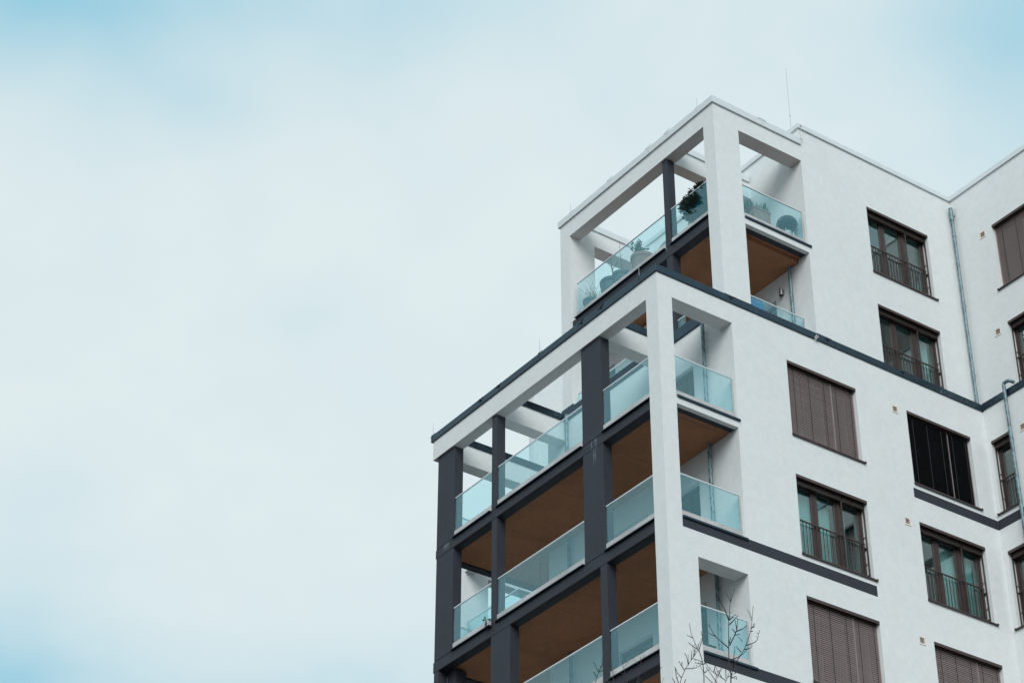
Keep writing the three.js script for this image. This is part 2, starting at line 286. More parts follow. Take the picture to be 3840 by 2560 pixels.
balustrade('x', -0.09, 0.43, 2.085, 27.075, 28.175, [], 1, { sill: [0.43, 2.19], post: 2.10 });
balustrade('x', -0.09, 0.43, 2.085, 24.125, 25.20, [], 1, { sill: [0.43, 2.19], post: 2.10 });
balustrade('x', -0.09, 0.81, 2.085, 21.145, 22.225, [], 1, { sill: [0.81, 2.22], post: 2.10 });
for (const [yb, yt] of [[27.065, 28.165], [24.105, 25.205]]) balustrade('x', -8.70, 0.32, 6.25, yb, yt, [2.3, 4.3], -1);
balustrade('z', T1X + 0.09, -6.24, -2.62, 33.405, 34.49, [-5.036, -3.815], -1);
balustrade('z', T1X + 0.09, -2.385, -0.945, 33.405, 34.49, [], -1);
balustrade('x', T1Z - 0.09, 3.262, 5.215, 33.455, 34.505, [], 1, { sill: [3.262, 5.37], post: 5.225 });
balustrade('x', T1Z - 0.37, 3.28, 5.27, 30.4, 31.50, [4.55], 1, { post: 5.272 });
balustrade('z', T1X + 0.10, -6.3, -4.26, 30.42, 31.165, [-5.25], -1);
balustrade('z', T1X + 0.10, -4.2, -2.62, 30.42, 31.165, [], -1);
balustrade('z', T1X + 0.10, -2.35, -2.06, 30.42, 31.165, [-2.2], -1);

// ── windows ──
let slatsLeft = 298;
function curve(w) {                                  // one slightly cupped blind slat, w long, along x, lying flat
  const prof = [[-0.030, -0.003], [-0.012, 0.002], [0.012, 0.002], [0.030, -0.003]], t = 0.0016, s = new THREE.Shape();
  prof.forEach(([a, b], i) => i ? s.lineTo(a, b) : s.moveTo(a, b)); [...prof].reverse().forEach(([a, b]) => s.lineTo(a, b - t));
  const g = new THREE.ExtrudeGeometry(s, { depth: w, bevelEnabled: false }); g.rotateY(Math.PI / 2); return uvMetres(g.toNonIndexed ? (g.index ? g.toNonIndexed() : g) : g);
}
const slatGeo = {};
function slatGeometry(w) { const k = w.toFixed(3); return slatGeo[k] ??= curve(w); }
const slatMats = [0.94, 1.0, 1.06, 0.98].map(k => { const m = M.slat.clone(); m.color.multiplyScalar(k); return m; });
function makeWindow(w, h, kind, opt = {}) {
  const g = group('window', B), wide = w > 1.2, r = rng(Math.round(w * 1000 + h * 77 + (opt.seed ?? 0) * 913));
  const mid = opt.guide ?? 1.40, mull = wide ? [[0.61, 0.747], [1.306, 1.45]] : [];
  // head cover, sill with upturned ends, guide rails and brackets
  mesh('head_cover', [box(0, w, h - 0.07, h, 0.006, -0.012), box(0, w, h - 0.022, h - 0.002, -0.012, -0.2)], M.brown, g);
  const s0 = opt.mirror ? -0.08 : -0.006, s1 = opt.mirror ? w + 0.006 : w + 0.075;
  mesh('sill', [box(s0, s1, -0.035, 0.0, 0.03, 0.045), box(0.002, w - 0.002, -0.006, 0.003, -0.2, 0.03), box(s0, s0 + 0.02, -0.04, 0.02, 0.0, 0.05), box(s1 - 0.02, s1, -0.04, 0.02, 0.0, 0.05), box(s0, s1, -0.035, -0.004, 0.003, 0.03)], M.brown, g);
  const guides = wide ? [0.004, mid - 0.0125, w - 0.029] : [0.004, w - 0.029];
  for (const x of guides) mesh('guide_rail', box(x, x + 0.025, 0.0, h - 0.07, -0.095, -0.125), kind === 'blind' ? M.slat : M.brown, g);
  mesh('guide_bracket', guides.flatMap(x => [0.90, 0.56, 0.22].map(f => box(x + 0.006, x + 0.018, h * f, h * f + 0.012, -0.125, -0.2))), M.brown, g);
  // frame, sashes, panes
  mesh('frame', [box(0, 0.07, 0, h - 0.02, -0.2, -0.27), box(w - 0.07, w, 0, h - 0.02, -0.2, -0.27), box(0.07, w - 0.07, 0, 0.07, -0.2, -0.27), box(0.07, w - 0.07, h - 0.13, h - 0.02, -0.2, -0.27)], M.brown, g);
  for (const [a, b] of mull) mesh('mullion', [box(a + 0.02, b - 0.02, 0.07, h - 0.13, -0.205, -0.27), box(a + 0.055, b - 0.055, 0.07, h - 0.13, -0.195, -0.205)], M.brown, g);
  const edges = [0.07, ...mull.flat(), w - 0.07];
  for (let i = 0; i < edges.length; i += 2) {
    const a = edges[i] - (i ? 0.02 : 0), b = edges[i + 1] + (i + 2 < edges.length ? 0.02 : 0), c = 0.07, d = h - 0.13, q = 0.045;
    const s = mesh('sash', [box(a, a + q, c, d, -0.212, -0.262), box(b - q, b, c, d, -0.212, -0.262), box(a + q, b - q, c, c + q, -0.212, -0.262), box(a + q, b - q, d - q, d, -0.212, -0.262)], M.brown, g);
    mesh('pane', box(a + q - 0.003, b - q + 0.003, c + q - 0.003, d - q + 0.003, -0.236, -0.242), M.glassWin, g);
  }
  // the room behind
  mesh('room', [box(-0.45, w + 0.45, -0.12, -0.06, -0.41, -3.7), box(-0.45, w + 0.45, h + 0.2, h + 0.26, -0.41, -3.7), box(-0.5, -0.45, -0.1, h + 0.25, -0.41, -3.7), box(w + 0.45, w + 0.5, -0.1, h + 0.25, -0.41, -3.7), box(-0.5, w + 0.5, -0.1, h + 0.25, -3.7, -3.75)], M.roomWall, g);
  if (opt.curtains) for (const [a, b] of opt.curtains) {
    const n = Math.round((b - a) / 0.012), p = [], idx = [], ph = r() * 9;
    for (let i = 0; i <= n; i++) { const x = a + (b - a) * i / n, z = -0.40 - 0.03 * Math.sin(x * 62 + ph + Math.sin(x * 11) * 1.5) - 0.012 * Math.sin(x * 131); for (let j = 0; j < 2; j++) p.push(x + (j ? 0 : 0.01 * Math.sin(i)), j ? h + 0.15 : 0.02, z); }
    for (let i = 0; i < n; i++) { const k = i * 2; idx.push(k, k + 2, k + 1, k + 1, k + 2, k + 3); }
    const q = new THREE.BufferGeometry(); q.setAttribute('position', new THREE.Float32BufferAttribute(p, 3)); q.setIndex(idx); q.computeVertexNormals(); mesh('curtain', q, M.curtain, g);
  }
  if (kind === 'rail') {
    mesh('raised_blind', Array.from({ length: 9 }, (_, i) => box(0.03, wide ? mid - 0.016 : w - 0.03, h - 0.185 + i * 0.013, h - 0.176 + i * 0.013, -0.08, -0.14)).concat(wide ? Array.from({ length: 9 }, (_, i) => box(mid + 0.016, w - 0.03, h - 0.185 + i * 0.013, h - 0.176 + i * 0.013, -0.08, -0.14)) : []), M.brown, g);
    mesh('top_rail', box(0.006, w - 0.03, 0.925, 0.955, -0.148, -0.178, 0.004), M.brown, g);
    mesh('bottom_rail', box(0.006, w - 0.03, 0.06, 0.085, -0.152, -0.174), M.brown, g);
    const n = Math.round((w - 0.1) / 0.0985);
    for (let i = 0; i <= n; i++) { const x = 0.05 + (w - 0.13) * i / n; mesh('baluster', box(x - 0.0075, x + 0.0075, 0.085, 0.925, -0.155, -0.171), M.brown, g); }
    if (wide) mesh('rail_fixing', [box(w - 0.035, w - 0.004, 0.80, 0.85, -0.14, -0.185), box(w - 0.035, w - 0.004, 0.12, 0.17, -0.14, -0.185)], M.black, g);
  } else {
    const tilt = opt.tilt ?? 1.02, pitch = 0.0475, segs = [[0.026, mid - 0.017], [mid + 0.017, w - 0.031]], rest = [];
    for (let k = 0, y = h - 0.10; y > 0.03; y -= pitch, k++) for (const [a, b] of segs) {
      if (k === 0) mesh('head_rail', box(a, b, h - 0.085, h - 0.03, -0.085, -0.135), M.brown, g);
      const jig = (r() - 0.5) * 0.02;
      if (slatsLeft > 0 && y > (opt.visibleFrom ?? 0) && a < (opt.visibleTo ?? 99)) {
        slatsLeft--; const m = new THREE.Mesh(slatGeometry(b - a), (opt.dark ? M.slatShaded : slatMats[Math.floor(r() * 4)])); m.name = 'slat'; m.castShadow = m.receiveShadow = true;
        m.position.set(a, y + (r() - 0.5) * 0.003, -0.11); m.rotation.x = tilt + jig; g.add(m);
      } else { const q = slatGeometry(b - a).clone(); q.rotateX(tilt + jig); q.translate(a, y, -0.11); rest.push(q); }
    }
    if (rest.length) mesh('blind_slats', rest, M.slat, g).userData.kind = 'stuff';
    mesh('ladder_cord', [0.24, 0.705, 1.17, 1.53, w - 0.12].map(x => box(x - 0.006, x + 0.006, 0.02, h - 0.09, -0.076, -0.08)), M.cord, g);
  }
  return g;
}
const placeWin = (q, kind, z, opt) => makeWindow(q[1] - q[0], q[3] - q[2], kind, opt).position.set(q[0], q[2], z);
placeWin(winFront[0], 'blind', 0, { seed: 1 });
placeWin(winFront[1], 'blind', 0, { seed: 2, tilt: -0.1, dark: true });  // slats open; their shaded undersides are painted near black
placeWin(winFront[2], 'rail', 0, { seed: 3, curtains: [[0.3, 1.25], [1.45, 1.75]] });
placeWin(winFront[3], 'rail', 0, { seed: 4, curtains: [[0.75, 2.0]] });
placeWin(winFront[4], 'blind', 0, { seed: 5, visibleFrom: 0.1 });
placeWin(winFront[5], 'blind', 0, { seed: 6, visibleFrom: 1.05 });
placeWin(winTop[0], 'rail', T1Z, { seed: 7 });
placeWin(winTop[1], 'rail', T1Z, { seed: 8, curtains: [[1.75, 1.95]] });
const placeWing = (q, kind, x, opt) => { const g = makeWindow(q[1] - q[0], q[3] - q[2], kind, { mirror: true, ...opt }); g.position.set(x, q[2], q[0]); g.rotation.y = -Math.PI / 2; };
placeWing(winWing[0], 'rail', WX, { seed: 9 });
placeWing(winWing[1], 'rail', WX, { seed: 10, curtains: [[0.1, 0.6]] });
placeWing(winWingTop[0], 'blind', WX1, { seed: 11, visibleTo: 1.2 });
placeWing(winWingTop[1], 'rail', WX1, { seed: 12 });
placeWing([2.6, 4.7, 27.275, 29.25], 'blind', WX, { seed: 13, visibleFrom: 9 });
placeWing([2.6, 4.7, 24.26, 26.24], 'rail', WX, { seed: 14 });

// loggia doors and windows, seen through the balconies
function loggiaDoor(x, q, blind) {
  const w = q[1] - q[0], h = q[3] - q[2], g = group('balcony_door', B, x, q[2], q[0], -Math.PI / 2);
  mesh('frame', [box(0, 0.07, 0, h, -0.13, -0.2), box(w - 0.07, w, 0, h, -0.13, -0.2), box(0.07, w - 0.07, 0, 0.08, -0.13, -0.2), box(0.07, w - 0.07, h - 0.08, h, -0.13, -0.2), box(w / 2 - 0.05, w / 2 + 0.05, 0.08, h - 0.08, -0.131, -0.2)], M.brown, g);
  for (const [a, b] of [[0.07, w / 2 - 0.05], [w / 2 + 0.05, w - 0.07]]) mesh('pane', box(a, b, 0.08, h - 0.08, -0.16, -0.166), M.glassWin, g);
  mesh('room', [box(-0.2, w + 0.2, h + 0.1, h + 0.14, -0.29, -1.2), box(-0.2, w + 0.2, -0.1, h + 0.1, -1.2, -1.25), box(-0.25, -0.2, -0.1, h + 0.14, -0.29, -1.25), box(w + 0.2, w + 0.25, -0.1, h + 0.14, -0.29, -1.25), box(-0.2, w + 0.2, -0.14, -0.1, -0.29, -1.25)], M.roomWall, g);
  if (blind) mesh('closed_blind', Array.from({ length: Math.floor((h - 0.1) / 0.06) }, (_, k) => { const q2 = slatGeometry(w - 0.04).clone(); q2.rotateX(0.95); q2.translate(0.02, h - 0.08 - k * 0.06, -0.09); return q2; }), M.slat, g).userData.kind = 'stuff';
}
doorsIn.forEach((q, i) => loggiaDoor(IN, q, i === 0));
loggiaDoor(T1IN, [-2.76, -1.834, 30.4, 32.57]);
loggiaDoor(3.82, [-7.5, -6.37, 30.4, 32.6]);

// ── vents ──
function vent(w, h, place) {
  const g = group('wall_vent', B); place(g);
  mesh('frame', [box(-0.012, 0.018, -0.012, h + 0.012, -0.03, 0.006), box(w - 0.018, w + 0.012, -0.012, h + 0.012, -0.03, 0.006), box(0.018, w - 0.018, -0.012, 0.018, -0.03, 0.006), box(0.018, w - 0.018, h - 0.018, h + 0.012, -0.03, 0.006), box(-0.014, w + 0.014, -0.022, -0.012, -0.01, 0.014)], M.ventFrame, g);
  mesh('louvres', Array.from({ length: 8 }, (_, i) => { const q = new THREE.BoxGeometry(w - 0.036, 0.003, 0.024); q.rotateX(1.2); q.translate(w / 2, 0.028 + (h - 0.05) * i / 7, -0.012); return q; }), M.ventSlat, g);
  mesh('duct', box(0.002, w - 0.002, 0.002, h - 0.002, -0.06, -0.07), M.black, g);
}
for (const q of ventFront) vent(q[1] - q[0], q[3] - q[2], g => g.position.set(q[0], q[2], 0));
for (const [list, x] of [[ventWing, WX], [ventWingTop, WX1]]) for (const q of list) vent(q[1] - q[0], q[3] - q[2], g => { g.position.set(x, q[2], q[0]); g.rotation.y = -Math.PI / 2; });

// ── rain pipes ──
function pipe(x, z, y0, y1, dir, brackets, elbow) {   // dir: unit vector towards the wall it is fixed to
  const g = group('rain_pipe', B), r = 0.043;
  mesh('tube', elbow ? [cyl([x, y0, z], [x, y1 - 0.1, z], r, r, 20), tube([[x, y1 - 0.11, z], [x, y1 - 0.03, z], ...elbow], r, r, 16, 5)] : cyl([x, y0, z], [x, y1, z], r, r, 20), M.zinc, g);
  for (const y of brackets) {
    mesh('clamp', [cyl([x, y - 0.016, z], [x, y + 0.016, z], r + 0.006, r + 0.006, 20), cyl([x + dir[0] * r, y, z + dir[1] * r], [x + dir[0] * 0.10, y, z + dir[1] * 0.10], 0.006)], M.zinc, g);
    mesh('socket', [cyl([x, y + 0.1, z], [x, y + 0.19, z], r + 0.004, r + 0.004, 20)], M.zinc, g);
  }
  return g;
}
const px = IN - 0.085;
pipe(px, -0.905, 27.05, 30.17, [1, 0], [29.83, 28.62]); pipe(px, -0.905, 24.08, 26.85, [1, 0], [26.23, 24.9]); pipe(px, -0.905, 21.09, 23.86, [1, 0], [23.30, 21.9]);
pipe(px, -6.12, 27.05, 30.27, [1, 0], [29.85, 28.6], [[px + 0.03, 30.26, -6.12], [px + 0.13, 30.28, -6.12]]); pipe(px, -6.09, 24.08, 26.85, [1, 0], [26.15, 24.9]); pipe(px, -6.08, 21.09, 23.86, [1, 0], [23.1]);
pipe(T1IN - 0.085, -1.19, 30.38, 33.15, [1, 0], [30.9]);
const upper = pipe(WX1 - 0.10, T1Z + 0.10, 30.34, 36.72, [1, 0], [35.9, 33.7, 31.6, 30.75]);
mesh('hopper', [cyl([WX1 - 0.10, 36.4, T1Z + 0.10], [WX1 - 0.10, 36.8, T1Z + 0.10], 0.056, 0.056, 20), cyl([WX1 - 0.10, 36.55, T1Z + 0.10], [WX1 + 0.02, 36.6, T1Z + 0.10], 0.04)], M.zinc, upper);
pipe(WX - 0.10, 0.85, 15, 30.50, [1, 0], [28.95, 26.3, 24.0], [[WX - 0.10, 30.50, 0.90], [WX - 0.09, 30.49, 1.02], [WX + 0.03, 30.46, 1.08]]);

// ── wall lamp, camera, lightning protection ──
{ const g = group('wall_lamp', B), x = T1IN - 0.075; mesh('cylinder', [cyl([x, 32.52, -1.555], [x, 32.715, -1.555], 0.052, 0.052, 24)], M.steel, g); mesh('back_plate', box(T1IN - 0.03, T1IN - 0.002, 32.56, 32.68, -1.595, -1.515), M.steel, g); mesh('rim', cyl([x, 32.505, -1.555], [x, 32.52, -1.555], 0.046, 0.046, 24), M.black, g); }
{ const g = group('overflow_spout', B); mesh('pipe_end', [cyl([4.69, 30.16, -0.05], [4.66, 30.19, 0.11], 0.036, 0.036, 18)], M.white, g); mesh('bore', cyl([4.661, 30.189, 0.1095], [4.6605, 30.1895, 0.112], 0.026, 0.026, 18), M.black, g); }
function rod(x, y, z, len) { const g = group('lightning_rod', B); mesh('spike', cyl([x, y, z], [x, y + len, z], 0.006, 0.004, 6), M.mast, g); clampAt(x, y, z, true, g); }
function clampAt(x, y, z, alongZ, parent = B) {
  const q = [box(x - 0.03, x + 0.03, y - 0.035, y + 0.012, z - 0.03, z + 0.03), alongZ ? cyl([x - 0.01, y - 0.02, z - 0.11], [x - 0.01, y + 0.03, z + 0.11], 0.006, 0.006, 6) : cyl([x - 0.11, y - 0.02, z + 0.01], [x + 0.11, y + 0.03, z + 0.01], 0.006, 0.006, 6), alongZ ? cyl([x - 0.04, y - 0.02, z], [x - 0.04, y - 0.13, z], 0.004, 0.004, 6) : cyl([x, y - 0.02, z + 0.04], [x, y - 0.13, z + 0.04], 0.004, 0.004, 6)];
  mesh('conductor_clamp', q, parent === B || y < 31 ? M.black : M.steel, parent);
}
rod(-0.005, 30.34, -8.92, 0.36); rod(-0.005, 30.345, -4.39, 0.40); rod(-0.005, 30.345, -0.595, 0.40); rod(2.45, 36.77, -1.10, 0.33); rod(2.45, 36.77, -6.33, 0.31);
for (const z of [-6.81, -6.04, -1.985, -2.73]) clampAt(-0.03, 30.30, z, true);
for (const x of [2.145, 5.07, 7.46]) clampAt(x, 30.30, 0.03, false);
for (const z of [-4.585, -2.99, -2.235]) { const g = group('wire_holder', B); mesh('loop', [tube([[2.40, 36.76, z - 0.12], [2.40, 36.77, z], [2.40, 36.79, z + 0.12]], 0.005, 0.005), cyl([2.40, 36.62, z], [2.40, 36.8, z], 0.004)], M.steel, g); }
{ const g = group('wire_holder', B); mesh('loop', [tube([[3.90, 36.75, -0.48], [4.03, 36.76, -0.48], [4.16, 36.73, -0.48]], 0.005, 0.005), cyl([4.03, 36.62, -0.48], [4.03, 36.79, -0.48], 0.004)], M.steel, g); }
{ const g = group('wire_holder', B); mesh('loop', [box(5.32, 5.35, 37.15, 37.19, -0.47, -0.5), cyl([5.33, 36.73, -0.485], [5.335, 37.17, -0.485], 0.005), tube([[5.28, 36.76, -0.48], [5.33, 36.71, -0.47], [5.38, 36.76, -0.48]], 0.006, 0.006)], M.steel, g); }
{ const g = group('lightning_mast', B), x = 5.55, z = -1.05; mesh('lower_mast', cyl([x, 37.0, z], [x, 38.0, z], 0.007, 0.007, 8), M.mast, g); mesh('upper_mast', cyl([x, 37.98, z], [x, 39.6, z], 0.005, 0.004, 8), M.mast, g); mesh('sleeve', cyl([x, 37.96, z], [x, 38.02, z], 0.013, 0.013, 8), M.mast, g); }

// ── lime runs on the dark columns (water stains with an outline of their own) ──
function stain(axis, plane, a, y, w, h, seed) {
  const N = 128, d = new Uint8Array(N * N * 4), r = rng(seed), runs = Array.from({ length: 5 }, () => [0.15 + 0.7 * r(), 0.03 + 0.05 * r(), 0.3 + 0.65 * r(), 0.5 + 0.5 * r()]);
  for (let j = 0; j < N; j++) for (let i = 0; i < N; i++) { const u = i / N, v = 1 - j / N; let k = 0; for (const [c, s, l, q] of runs) k = Math.max(k, q * Math.exp(-(((u - c - 0.012 * Math.sin(v * 19)) / s) ** 2)) * (v < l ? 1 - (v / l) ** 3 : 0)); k *= 0.35 + 0.9 * nMid[((j * 3) % 512) * 512 + (i * 3) % 512]; const p = (j * N + i) * 4; d[p] = d[p + 1] = d[p + 2] = Math.min(255, 190 * k); d[p + 3] = 255; }
  const t = new THREE.DataTexture(d, N, N); t.magFilter = THREE.LinearFilter; t.needsUpdate = true;
  const g = new THREE.PlaneGeometry(w, h), m = new THREE.Mesh(g, mat(0.26, 0.30, 0.34, { alphaMap: t, transparent: true })); m.name = 'lime_stain'; m.rotation.y = -Math.PI / 2; m.position.set(plane, y, a); m.receiveShadow = true; B.add(m);
}
stain('z', 0.0455, -2.45, 26.85, 0.3, 0.36, 5); stain('z', 0.0455, -2.42, 26.45, 0.2, 0.7, 9); stain('z', 0.0455, -8.25, 26.93, 0.6, 0.2, 12); stain('z', T1X + 0.0455, -2.52, 33.33, 0.2, 0.12, 15);

// ───────────────────────── tower behind ─────────────────────────
{
  const T = thing('rear_tower', 'white pergola framed tower seen through the open balconies behind the dark columns', 'building', [3.9, 0, -13.23]);
  const b = (x0, x1, y0, y1, z0, z1) => box(x0 - 3.9, x1 - 3.9, y0, y1, z0 + 13.23, z1 + 13.23);
  mesh('column', b(3.9, 4.67, 0, 29.6, -13.23, -13.6), M.plaster, T);
  mesh('beam', b(3.9, 6.2, 29.602, 30.15, -13.23, -13.6), M.plaster, T);
  mesh('beam', b(3.9, 4.2, 29.601, 30.15, -10.4, -13.229), M.plaster, T);
  mesh('wall', b(6.2, 12, 0, 37.25, -13.23, -13.45), M.plaster, T);
  mesh('parapet_cap', b(3.86, 4.24, 30.151, 30.33, -10.36, -13.64), M.darkMetal, T);
  mesh('slab', b(3.95, 6.2, 26.8, 27.04, -9.9, -13.6), M.darkPaint, T);
  const g = group('glass_balustrade', T);
  const q1 = mesh('pane', b(3.985, 3.997, 27.1, 28.11, -10.9, -13.2), M.glassRail, g), q2 = mesh('pane', b(4.0, 4.6, 27.1, 28.11, -10.88, -10.892), M.glassRail, g);
  sheet(q1, 'z', 0.091, 2.33, 0.03, 27.1, 28.11); sheet(q2, 'x', 2.344, 0.1, 0.7, 27.1, 28.11);
  mesh('handrail', [b(3.972, 4.01, 28.1, 28.13, -10.87, -13.2), b(4.01, 4.6, 28.1, 28.13, -10.87, -10.905)], M.alu, g);
}

// ───────────────────────── things on the terraces ─────────────────────────
const FL = 33.40;
const pot = (R, h, taper = 0.75) => new THREE.LatheGeometry([[0.001, 0], [R * taper, 0], [R * taper + 0.01, 0.01], [R * 0.94, h * 0.86], [R * 0.95, h * 0.87], [R, h * 0.88], [R * 1.01, h * 0.9], [R * 1.01, h * 0.99], [R, h], [R * 0.93, h], [R * 0.9, h * 0.9], [0.001, h * 0.9]].map(p => new THREE.Vector2(...p)), 32);
const P = { slate: mat(0.05, 0.10, 0.115, { roughness: 0.5 }), terra: mat(0.48, 0.27, 0.22, { map: paintMap }), soil: mat(0.04, 0.03, 0.025), bark: mat(0.075, 0.06, 0.052, { map: paintMap }), barkDark: mat(0.05, 0.038, 0.036, { map: paintMap }), leaf: new THREE.MeshPhysicalMaterial({ color: rgb(0.05, 0.085, 0.04), roughness: 0.8, side: THREE.DoubleSide }), conifer: mat(0.022, 0.045, 0.03, { side: THREE.DoubleSide, roughness: 0.8 }), grass: mat(0.06, 0.085, 0.04, { side: THREE.DoubleSide }), rust: mat(0.22, 0.07, 0.03, { side: THREE.DoubleSide }) };
function leafCloud(list) { // list of [position, direction, length, width] -> one geometry of folded leaf faces
  const p = [], n = new THREE.Vector3(), s = new THREE.Vector3();
  for (const [a, d, l, w] of list) { s.crossVectors(d, n.set(0.31, 0.83, -0.46)).normalize().multiplyScalar(w / 2); const m = a.clone().addScaledVector(d, l * 0.5), e = a.clone().addScaledVector(d, l), u = m.clone().add(s), v = m.clone().sub(s); m.y -= w * 0.15; p.push(...a.toArray(), ...u.toArray(), ...m.toArray(), ...u.toArray(), ...e.toArray(), ...m.toArray(), ...a.toArray(), ...m.toArray(), ...v.toArray(), ...m.toArray(), ...e.toArray(), ...v.toArray()); }
  const g = new THREE.BufferGeometry(); g.setAttribute('position', new THREE.Float32BufferAttribute(p, 3)); g.computeVertexNormals(); return g;
}
const V = (x, y, z) => new THREE.Vector3(x, y, z);
function twigs(seed, n, h, spread, r0, lean = 0.4) {
  const r = rng(seed), out = [], tips = [];
  for (let i = 0; i < n; i++) { const a = r() * 6.283, s = spread * (0.35 + 0.65 * r()), top = h * (0.55 + 0.45 * r()); let p = V(Math.cos(a) * 0.06, 0, Math.sin(a) * 0.06); const pts = [p.clone()];
    for (let k = 1; k <= 4; k++) { const f = k / 4; pts.push(V(Math.cos(a) * s * f ** 1.4 + (r() - 0.5) * 0.07, top * f, Math.sin(a) * s * f ** 1.4 + (r() - 0.5) * 0.07)); }
    out.push(tube(pts, r0, r0 * 0.4, 4, 3)); tips.push(pts);
    for (let k = 0; k < 4; k++) { const b = pts[2 + (k % 3)], e = b.clone().add(V((r() - 0.5) * lean, (r() - 0.25) * lean * 0.6, (r() - 0.5) * lean)); out.push(tube([b, b.clone().lerp(e, 0.5).add(V(0, 0.02, 0)), e], r0 * 0.6, r0 * 0.3, 4, 2)); tips.push([b, e]); } }
  return { geo: out, tips };
}
{ const t = thing('potted_shrub', 'bare twiggy shrub in a grey pot beside the end pillar of the roof terrace', 'plant', [2.92, FL, -6.12]);
  mesh('pot', pot(0.23, 0.62, 0.8), P.slate, t); mesh('soil', cyl([0, 0.53, 0], [0, 0.57, 0], 0.2), P.soil, t); const g = twigs(4, 17, 0.62, 0.42, 0.006, 0.3); mesh('twigs', g.geo.map(q => q.translate(0, 0.55, 0)), P.barkDark, t); }
{ const t = thing('potted_sapling', 'leafless forked sapling in the larger dark teal pot', 'plant', [3.02, FL, -5.36]);
  mesh('pot', pot(0.33, 0.80, 0.85), P.slate, t); mesh('soil', cyl([0, 0.68, 0], [0, 0.72, 0], 0.28), P.soil, t);
  mesh('stem', [tube([[0, 0.7, 0], [0.01, 1.0, 0.02], [-0.01, 1.35, -0.02], [0, 1.7, -0.04]], 0.022, 0.012, 6), tube([[0, 1.22, 0], [0.05, 1.33, 0.10], [0.05, 1.45, 0.16]], 0.012, 0.005, 5), tube([[0, 1.28, 0], [-0.03, 1.4, -0.09], [-0.03, 1.5, -0.13]], 0.01, 0.004, 5), tube([[0.05, 1.33, 0.10], [0.05, 1.38, 0.19]], 0.006, 0.003, 4)], P.bark, t); }
{ const t = thing('potted_sapling', 'thin straight sapling in the smaller dark teal pot, its tip above the handrail', 'plant', [2.98, FL, -4.93]);
  mesh('pot', pot(0.25, 0.78, 0.8), P.slate, t); mesh('soil', cyl([0, 0.67, 0], [0, 0.70, 0], 0.2), P.soil, t);
  mesh('stem', [tube([[0, 0.68, 0], [0.01, 1.0, -0.01], [-0.01, 1.4, -0.03], [0.0, 1.85, -0.05]], 0.011, 0.004, 5), tube([[0, 1.35, -0.02], [0.02, 1.42, 0.05]], 0.006, 0.003, 4)], P.bark, t); }
{ const t = thing('potted_rose', 'leafy rose stems in a brown terracotta pot with a rolled rim', 'plant', [2.98, FL, -4.09]);
  mesh('pot', pot(0.30, 0.82, 0.7), P.terra, t); mesh('soil', cyl([0, 0.70, 0], [0, 0.74, 0], 0.25), P.soil, t);
  const g = twigs(21, 9, 0.50, 0.30, 0.006, 0.2); mesh('stems', g.geo.map(q => q.translate(0, 0.72, 0)), P.bark, t);
  const r = rng(9), ls = []; for (const tip of g.tips) for (let k = 0; k < 7; k++) { const a = tip[Math.floor(r() * tip.length)].clone().lerp(tip[tip.length - 1], r()); a.y += 0.72; ls.push([a, V(r() - 0.5, r() - 0.4, r() - 0.5).normalize(), 0.05 + 0.03 * r(), 0.035]); } mesh('leaves', leafCloud(ls), P.leaf, t).userData.kind = 'stuff'; }
{ const t = thing('terrace_chair', 'pale rounded terrace chair behind the dark column on the roof terrace', 'chair', [3.35, FL, -3.45]);
  const c = mat(0.22, 0.26, 0.27, { roughness: 0.6 }), s = new THREE.Shape(); s.moveTo(-0.24, 0); s.lineTo(-0.27, 0.42); s.quadraticCurveTo(-0.27, 0.60, -0.10, 0.62); s.lineTo(0.12, 0.62); s.quadraticCurveTo(0.27, 0.60, 0.27, 0.42); s.lineTo(0.24, 0);
  const back = new THREE.ExtrudeGeometry(s, { depth: 0.03, bevelEnabled: true, bevelSize: 0.008, bevelThickness: 0.008, bevelSegments: 2 }); back.rotateX(-0.2); back.rotateY(-Math.PI / 2); back.translate(-0.2, 0.46, 0);
  mesh('backrest', back, c, t); mesh('seat', box(-0.22, 0.26, 0.42, 0.46, -0.25, 0.25, 0.015), c, t);
  for (const [a, b] of [[-0.2, -0.22], [-0.2, 0.22], [0.22, -0.22], [0.22, 0.22]]) mesh('leg', cyl([a * 1.1, 0, b * 1.1], [a, 0.42, b], 0.014, 0.016), M.steel, t); }
